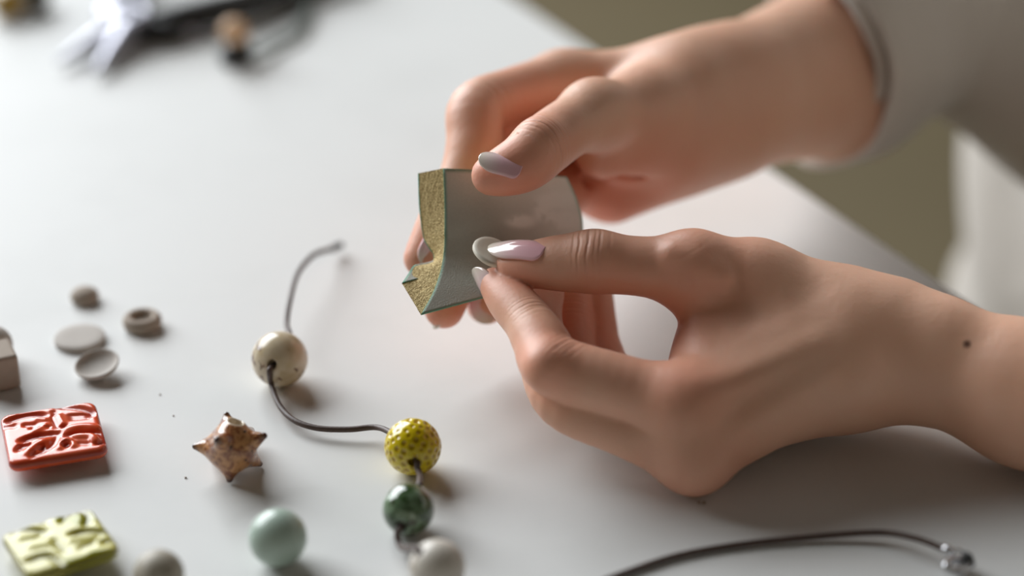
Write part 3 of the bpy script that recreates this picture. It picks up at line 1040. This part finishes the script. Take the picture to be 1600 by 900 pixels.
# ------------------------------------------------------------------ relief tiles
def tile(name, corners, z_top, thick, strokes, mat, label, zoom, holes=(), rnd=3.4, lift=0.0):
    """square tile; strokes are pressed grooves given where they are seen, corners of the top face likewise"""
    Pc = np.array([T(px, py, z_top) for px, py in corners])
    c = Pc.mean(0)
    u = unit((Pc[1] - Pc[0]) + (Pc[2] - Pc[3])); v = (Pc[3] - Pc[0]) + (Pc[2] - Pc[1])
    v = unit(v - u * (u @ v)); w = np.cross(v, u); w = w if w[2] > 0 else -w
    hu = 0.25 * (np.linalg.norm(Pc[1] - Pc[0]) + np.linalg.norm(Pc[2] - Pc[3])) * 1000
    hv = 0.25 * (np.linalg.norm(Pc[3] - Pc[0]) + np.linalg.norm(Pc[2] - Pc[1])) * 1000
    B = np.array([u, v, w])
    Ft = Field((-hu - 2, -hv - 2, -8.5), (hu + 2, hv + 2, 3), 0.27)
    x, y, z = Ft.co((slice(None),) * 3)
    q = np.stack(np.broadcast_arrays(np.abs(x) - hu + rnd, np.abs(y) - hv + rnd))
    d2 = np.linalg.norm(np.maximum(q, 0), axis=0) + np.minimum(q.max(0), 0) - rnd
    dz = np.abs(z + thick / 2) - thick / 2
    Ft.f = smax(d2 + 0 * z, dz + 0 * x, 2.2).astype(np.float32)
    dzf = np.abs(z + 4.8) - 1.7
    Ft.f = np.minimum(Ft.f, np.maximum(d2 + 6.5, dzf)).astype(np.float32)
    groove = []
    for r, dep, pts_ in strokes:
        L = []
        for (a, b) in pts_:
            wpt = T(zoom[0] + a / zoom[2], zoom[1] + b / zoom[2], z_top) - c
            L.append(np.array([wpt @ u, wpt @ v, wpt @ w]) * 1000)
        if len(L) > 2: L = list(spline(L, 4))
        for a, b in zip(L[:-1], L[1:]):
            if dep > 0:
                Ft.cone(a + [0, 0, r - dep * 0.47], b + [0, 0, r - dep * 0.47], r, r, 1.3, 4, True)
            else:
                Ft.cone(a + [0, 0, -r - dep * 0.4], b + [0, 0, -r - dep * 0.4], r, r, 1.5, 4)
            groove.append((a, b))
    for r, (a, b) in holes:
        wpt = T(zoom[0] + a / zoom[2], zoom[1] + b / zoom[2], z_top) - c
        p_ = np.array([wpt @ u, wpt @ v, wpt @ w]) * 1000
        Ft.ball(p_ + [0, 0, r * 0.5], r, 0.8, 4, True)
    V, Q = Ft.mesh(1)
    if np.linalg.det(B) < 0: Q = Q[:, ::-1]
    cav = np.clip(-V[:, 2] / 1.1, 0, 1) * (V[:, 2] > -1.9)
    Wv = (V * 0.001) @ B + c
    return tag(mesh_obj(name, Wv, Q, mat, attrs={'cav': cav}), label, 'ceramic tile')


M = Mat('orange_glaze', srgb(226, 98, 60), 0.26)
c_ = M.mix(M.ramp(M.noise(90, 3, 0.5), [(0.4, G(0)), (0.65, G(1))]), srgb(228, 84, 40), srgb(228, 102, 66))
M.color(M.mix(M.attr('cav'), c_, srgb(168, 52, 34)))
M.b.inputs['Coat Weight'].default_value = 0.22
M.b.inputs['Coat Roughness'].default_value = 0.06
m_orange = M.m
st = [(1.1, 1.0, [(60, 290), (200, 240), (330, 220), (420, 232)]), (1.3, 1.0, [(50, 335), (125, 332)]), (0.9, 0.9, [(240, 322), (320, 318)]), (0.8, 0.8, [(310, 352), (450, 338)]),
      (1.1, 1.1, [(205, 468), (330, 425), (540, 398)]), (0.7, 0.6, [(545, 405), (480, 520), (300, 615)]), (0.7, 0.6, [(160, 560), (215, 510), (290, 520), (300, 590)]),
      (0.7, 0.7, [(300, 560), (360, 520), (400, 540)]), (0.8, 0.8, [(505, 200), (545, 300), (600, 335)]), (0.6, 0.5, [(495, 250), (530, 345)]),
      (1.0, 1.0, [(545, 152), (700, 155), (840, 188), (858, 228)]), (0.8, 0.7, [(605, 418), (740, 400), (920, 388)]), (0.7, 0.6, [(930, 400), (985, 462), (905, 492)]),
      (0.8, 0.8, [(745, 492), (820, 494)]), (0.9, -0.7, [(330, 380), (420, 330)]), (0.9, -0.6, [(250, 590), (330, 520), (430, 470)]), (1.0, -0.6, [(640, 360), (780, 340), (900, 345)]),
      (0.8, -0.5, [(350, 270), (420, 275)]), (0.9, -0.6, [(545, 240), (580, 310)]), (0.8, -0.5, [(690, 430), (850, 430), (890, 470)]), (0.7, -0.5, [(560, 540), (620, 470), (690, 520)])]
for i in range(6):
    st.append((0.45, 0.5, [(655 + i * 32, 232 - i * 2), (662 + i * 32, 268 - i * 3)]))
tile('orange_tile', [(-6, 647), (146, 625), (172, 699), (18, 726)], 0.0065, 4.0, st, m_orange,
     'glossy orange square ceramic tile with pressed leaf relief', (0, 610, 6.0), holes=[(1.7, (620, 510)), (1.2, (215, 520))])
M = Mat('yellow_green_glaze', srgb(198, 200, 96), 0.28)
c_ = M.mix(M.ramp(M.noise(110, 3, 0.5), [(0.42, G(0)), (0.62, G(1))]), srgb(214, 206, 112), srgb(202, 192, 86))
c_ = M.mix(M.ramp(M.noise(75, 1, 0.4), [(0.60, G(0)), (0.66, G(1))]), c_, srgb(168, 168, 24))
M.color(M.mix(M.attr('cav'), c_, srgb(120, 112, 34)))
M.b.inputs['Coat Weight'].default_value = 0.25
m_lime = M.m
st = [(1.0, 1.0, [(45, 692), (120, 678), (210, 692)]), (0.9, 0.9, [(180, 640), (212, 645)]), (0.9, 0.9, [(290, 642), (320, 602), (385, 590), (412, 620), (400, 655)]),
      (0.9, 0.9, [(335, 702), (400, 687), (500, 692)]), (0.7, 0.7, [(382, 765), (430, 748)]), (0.7, 0.7, [(482, 742), (525, 736)]), (0.9, 0.9, [(250, 735), (300, 778)]),
      (0.9, 0.9, [(130, 828), (220, 802), (290, 838)]), (0.9, -0.5, [(150, 760), (230, 745)]), (0.9, -0.5, [(340, 730), (430, 715)]),
      (0.8, -0.5, [(100, 720), (160, 710)]), (0.9, -0.5, [(420, 790), (520, 770)])]
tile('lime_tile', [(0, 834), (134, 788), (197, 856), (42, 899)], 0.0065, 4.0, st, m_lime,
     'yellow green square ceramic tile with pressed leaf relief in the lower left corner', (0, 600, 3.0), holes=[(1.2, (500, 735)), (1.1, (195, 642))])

# ------------------------------------------------------------------ waxed cord through the beads
M = Mat('brown_leather_cord', srgb(74, 58, 52), 0.5)
M.color(M.mix(M.noise(500, 3), srgb(64, 48, 42), srgb(98, 80, 72)))
M.bump(M.noise(1200, 2), 0.2, 0.0004)
m_cord = M.m
m_metal = Mat('silver_metal', srgb(205, 205, 208), 0.22, Metallic=1.0).m
m_dark = Mat('black_rubber', srgb(34, 34, 34), 0.45).m
cr = 0.00095
hole_sp = c_sp + h_sp * r_sp
out_sp = c_sp + unit(CR @ np.array([0.3, 0.75, -0.6])) * r_sp
hole_ye = c_ye + dirp(8, 21) * r_ye
in_ye = c_ye + unit(CR @ np.array([-0.6, 0.3, -0.75])) * r_ye
hole_gr = c_gr + dirp(-12, 26) * r_gr
in_gr = c_gr + GB * r_gr
in_wh = c_wh + unit(CR @ np.array([-0.55, 0.55, 0.3])) * r_wh
out_wh = c_wh + unit(CR @ np.array([0.6, -0.75, 0.1])) * r_wh
cord = spline([T(522, 388, 0.004), T(510, 391, 0.0085), T(488, 400, 0.012), T(465, 428, 0.013), T(453, 470, 0.012), T(448, 505, 0.0105), out_sp, c_sp,
               hole_sp, hole_sp + (hole_sp - c_sp) * 0.18 + np.array([0, 0, -0.0012]), T(424, 601, 0.0045), T(437, 634, 0.003), T(460, 657, 0.003), T(496, 669, 0.003), T(545, 671, 0.0034), T(590, 668, 0.0045),
               in_ye, c_ye, hole_ye, hole_ye + np.array([0.0002, -0.001, -0.0015]), T(656, 742, 0.0075), in_gr + GB * 0.002, in_gr, c_gr, hole_gr, hole_gr + np.array([-0.0008, -0.001, -0.002]), T(628, 856, 0.0035), in_wh, c_wh, out_wh,
               T(780, 960, 0.0011), T(860, 952, 0.0011), T(930, 914, 0.0011), T(985, 892, 0.0011), T(1060, 868, 0.0011), T(1150, 852, 0.0012), T(1260, 840, 0.0016), T(1370, 832, 0.003), T(1430, 841, 0.0045), T(1476, 858, 0.0045)], 9)
V, F = tube(cord, cr, 10)
cord_o = mesh_obj('leather_cord', V, F, m_cord)
tag(cord_o, 'thin dark brown leather cord threading the beads and ending in a silver clasp', 'cord')
# crimped end caps and lobster clasp
V, F = tube(spline([T(520, 389, 0.0046), T(527, 385, 0.0035), T(533, 383, 0.003)], 5), 0.0013, 12)
mesh_obj('cord_end', V, F, m_dark, cord_o)
V, F = tube(np.array([T(1472, 856, 0.0046), T(1482, 861, 0.0044), T(1492, 866, 0.004)]), [0.0013, 0.00145, 0.0011], 14)
mesh_obj('crimp', V, F, m_metal, cord_o)


def ring(c, n, R, r, squash=1.0, seg=28):
    f_ = frame_from(n); p_ = [c + f_[0] * R * math.cos(a) + f_[1] * R * squash * math.sin(a) for a in np.linspace(0, 2 * math.pi, seg + 1)]
    return tube(np.array(p_), r, 8, False)


V, F = ring(T(1498, 870, 0.0035), unit((0.3, -0.5, 0.6)), 0.0021, 0.0005)
mesh_obj('jump_ring', V, F, m_metal, cord_o)
lob = spline([T(1504, 874, 0.003), T(1484, 876, 0.004), T(1478, 886, 0.004), T(1490, 893, 0.003), T(1507, 890, 0.0028), T(1513, 879, 0.0036)], 6)
V, F = tube(lob, np.interp(np.linspace(0, 1, len(lob)), [0, 0.3, 0.7, 1], [0.0011, 0.0012, 0.0013, 0.0008]), 12)
cl = mesh_obj('clasp', V, F, m_metal, cord_o)
V, F = tube(np.array([T(1509, 868, 0.006), T(1512, 872, 0.0045), T(1519, 884, 0.0022)]), [0.0013, 0.0016, 0.0010], 12)
mesh_obj('clasp_lever', V, F, m_dark, cl)

# ------------------------------------------------------------------ tools at the far end of the table
pl = empty('pliers', T(200, 45))
tag(pl, 'steel jewellery pliers with black handles lying at the far end of the table', 'pliers')


def blade(name, pts_, mat, parent, seg=16):
    q = spline([list(T(a, b, z)) + [r] for a, b, z, r in pts_], 6)
    V, F = tube(q[:, :3], q[:, 3], seg)
    return mesh_obj(name, V, F, mat, parent)


m_steel = Mat('brushed_steel', srgb(180, 180, 190), 0.42, Metallic=1.0)
m_steel.bump(m_steel.noise(600, 3), 0.1, 0.0005); m_steel = m_steel.m
blade('jaw', [(92, 96, 0.004, 0.0012), (125, 76, 0.005, 0.003), (160, 58, 0.006, 0.005), (190, 42, 0.007, 0.0062)], m_steel, pl)
blade('jaw', [(150, 112, 0.004, 0.0012), (168, 88, 0.005, 0.003), (186, 66, 0.006, 0.005), (204, 42, 0.007, 0.0062)], m_steel, pl)
V, F = lathe([(1e-5, 0), (.0105, 0), (.0118, .002), (.0118, .009), (.0105, .0115), (.004, .012), (.0035, .0128), (1e-5, .013)], np.eye(3), T(196, 44, 0.0), 32)
mesh_obj('pivot', V, F, m_steel, pl)
blade('handle', [(212, 38, 0.006, 0.0045), (250, 34, 0.007, 0.0062), (310, 22, 0.008, 0.0072), (380, 6, 0.008, 0.0072), (470, -22, 0.007, 0.0065), (560, -50, 0.007, 0.005)], m_dark, pl)
blade('handle', [(184, 22, 0.006, 0.0045), (178, 6, 0.007, 0.006), (182, -12, 0.008, 0.007), (200, -40, 0.008, 0.007), (240, -75, 0.007, 0.005)], m_dark, pl)
sp = spline([T(205, 36, 0.012), T(228, 22, 0.013), T(215, 8, 0.012)], 6)
V, F = tube(sp, 0.0022, 8); mesh_obj('spring', V, F, m_steel, pl)
# awl: black tapered shaft
aw = empty('awl', T(290, 52))
tag(aw, 'slim black awl lying between the pliers and the wooden bead', 'awl')
blade('handle', [(216, 47, 0.004, 0.004), (232, 47, 0.0055, 0.0055), (262, 49, 0.0055, 0.0055), (288, 50, 0.0045, 0.0042)], m_dark, aw)
blade('shaft', [(286, 50, 0.0045, 0.0022), (310, 51, 0.003, 0.0018), (338, 54, 0.002, 0.0009)], m_steel, aw)
# loop of grey cord with wooden and black beads
m_gcord = Mat('grey_green_cord', srgb(104, 114, 108), 0.6).m
V, F = tube(spline([T(478, -40, 0.003), T(482, 0, 0.003), T(480, 24, 0.003), T(462, 50, 0.003), T(430, 68, 0.003), T(404, 80, 0.004), T(386, 84, 0.0045)], 8), 0.0019, 10)
tag(mesh_obj('cord_loop', V, F, m_gcord), 'grey green cord curving out of the top edge to the wooden bead', 'cord')
M = Mat('light_wood', srgb(216, 176, 136), 0.5)
M.color(M.mix(M.noise(120, 3), srgb(222, 182, 142), srgb(206, 164, 122))); m_wood = M.m
V, F = lathe([(max(1e-5, .0062 * math.sin(a)), .0058 - .0058 * math.cos(a)) for a in np.linspace(0, math.pi, 20)], np.eye(3), T(369, 97) + np.array([0, 0, 0.0085]), 28)
tag(mesh_obj('wooden_bead', V, F, m_wood), 'pale wooden bead resting on a black stopper at the cord end', 'bead')
V, F = lathe([(1e-5, 0), (.0062, 0), (.0072, .001), (.0072, .0065), (.0062, .0085), (1e-5, .0085)], np.eye(3), T(369, 97), 28)
tag(mesh_obj('black_stopper', V, F, m_dark), 'round black stopper under the pale wooden bead', 'stopper')
# blurred trinkets in the top left corner
m_ochre = clay('ochre_glaze', srgb(176, 142, 60), srgb(150, 118, 48), 0.3)
V, F = lathe([(max(1e-5, .0085 * math.sin(a)), .007 - .007 * math.cos(a)) for a in np.linspace(0, math.pi, 20)], np.eye(3), T(14, 26), 28)
tag(mesh_obj('ochre_bead', V, F, m_ochre), 'ochre glazed bead in the top left corner', 'bead')
m_olv = clay('dark_olive_glaze', srgb(86, 82, 66), srgb(70, 66, 54), 0.4)
V, F = lathe([(max(1e-5, .0085 * math.sin(a)), .007 - .007 * math.cos(a)) for a in np.linspace(0, math.pi, 20)], np.eye(3), T(54, 14), 28)
tag(mesh_obj('olive_bead', V, F, m_olv), 'dark olive bead right of the ochre one at the far left', 'bead')

# specks of clay dust on the table top
for px, py, r in ((290, 747, .00035), (1100, 787, .0006), (250, 617, .0003), (271, 650, .00025), (1092, 786, .0004)):
    V, F = lathe([(1e-5, 0), (r, r * .2), (r * 1.2, r * .7), (r * .6, r * 1.2), (1e-5, r * 1.3)], np.eye(3), T(px, py), 8)
    lab = {290: 'dark clay crumb in front of the star bead', 1100: 'brown clay crumb under the near hand, larger of two', 250: 'pale clay crumb above the orange tile corner',
           271: 'tiny clay crumb right of the orange tile', 1092: 'brown clay crumb under the near hand, smaller of two'}[px]
    tag(mesh_obj('clay_crumb', V, F, m_clay_dark), lab, 'crumb', 'clay crumbs on the table')
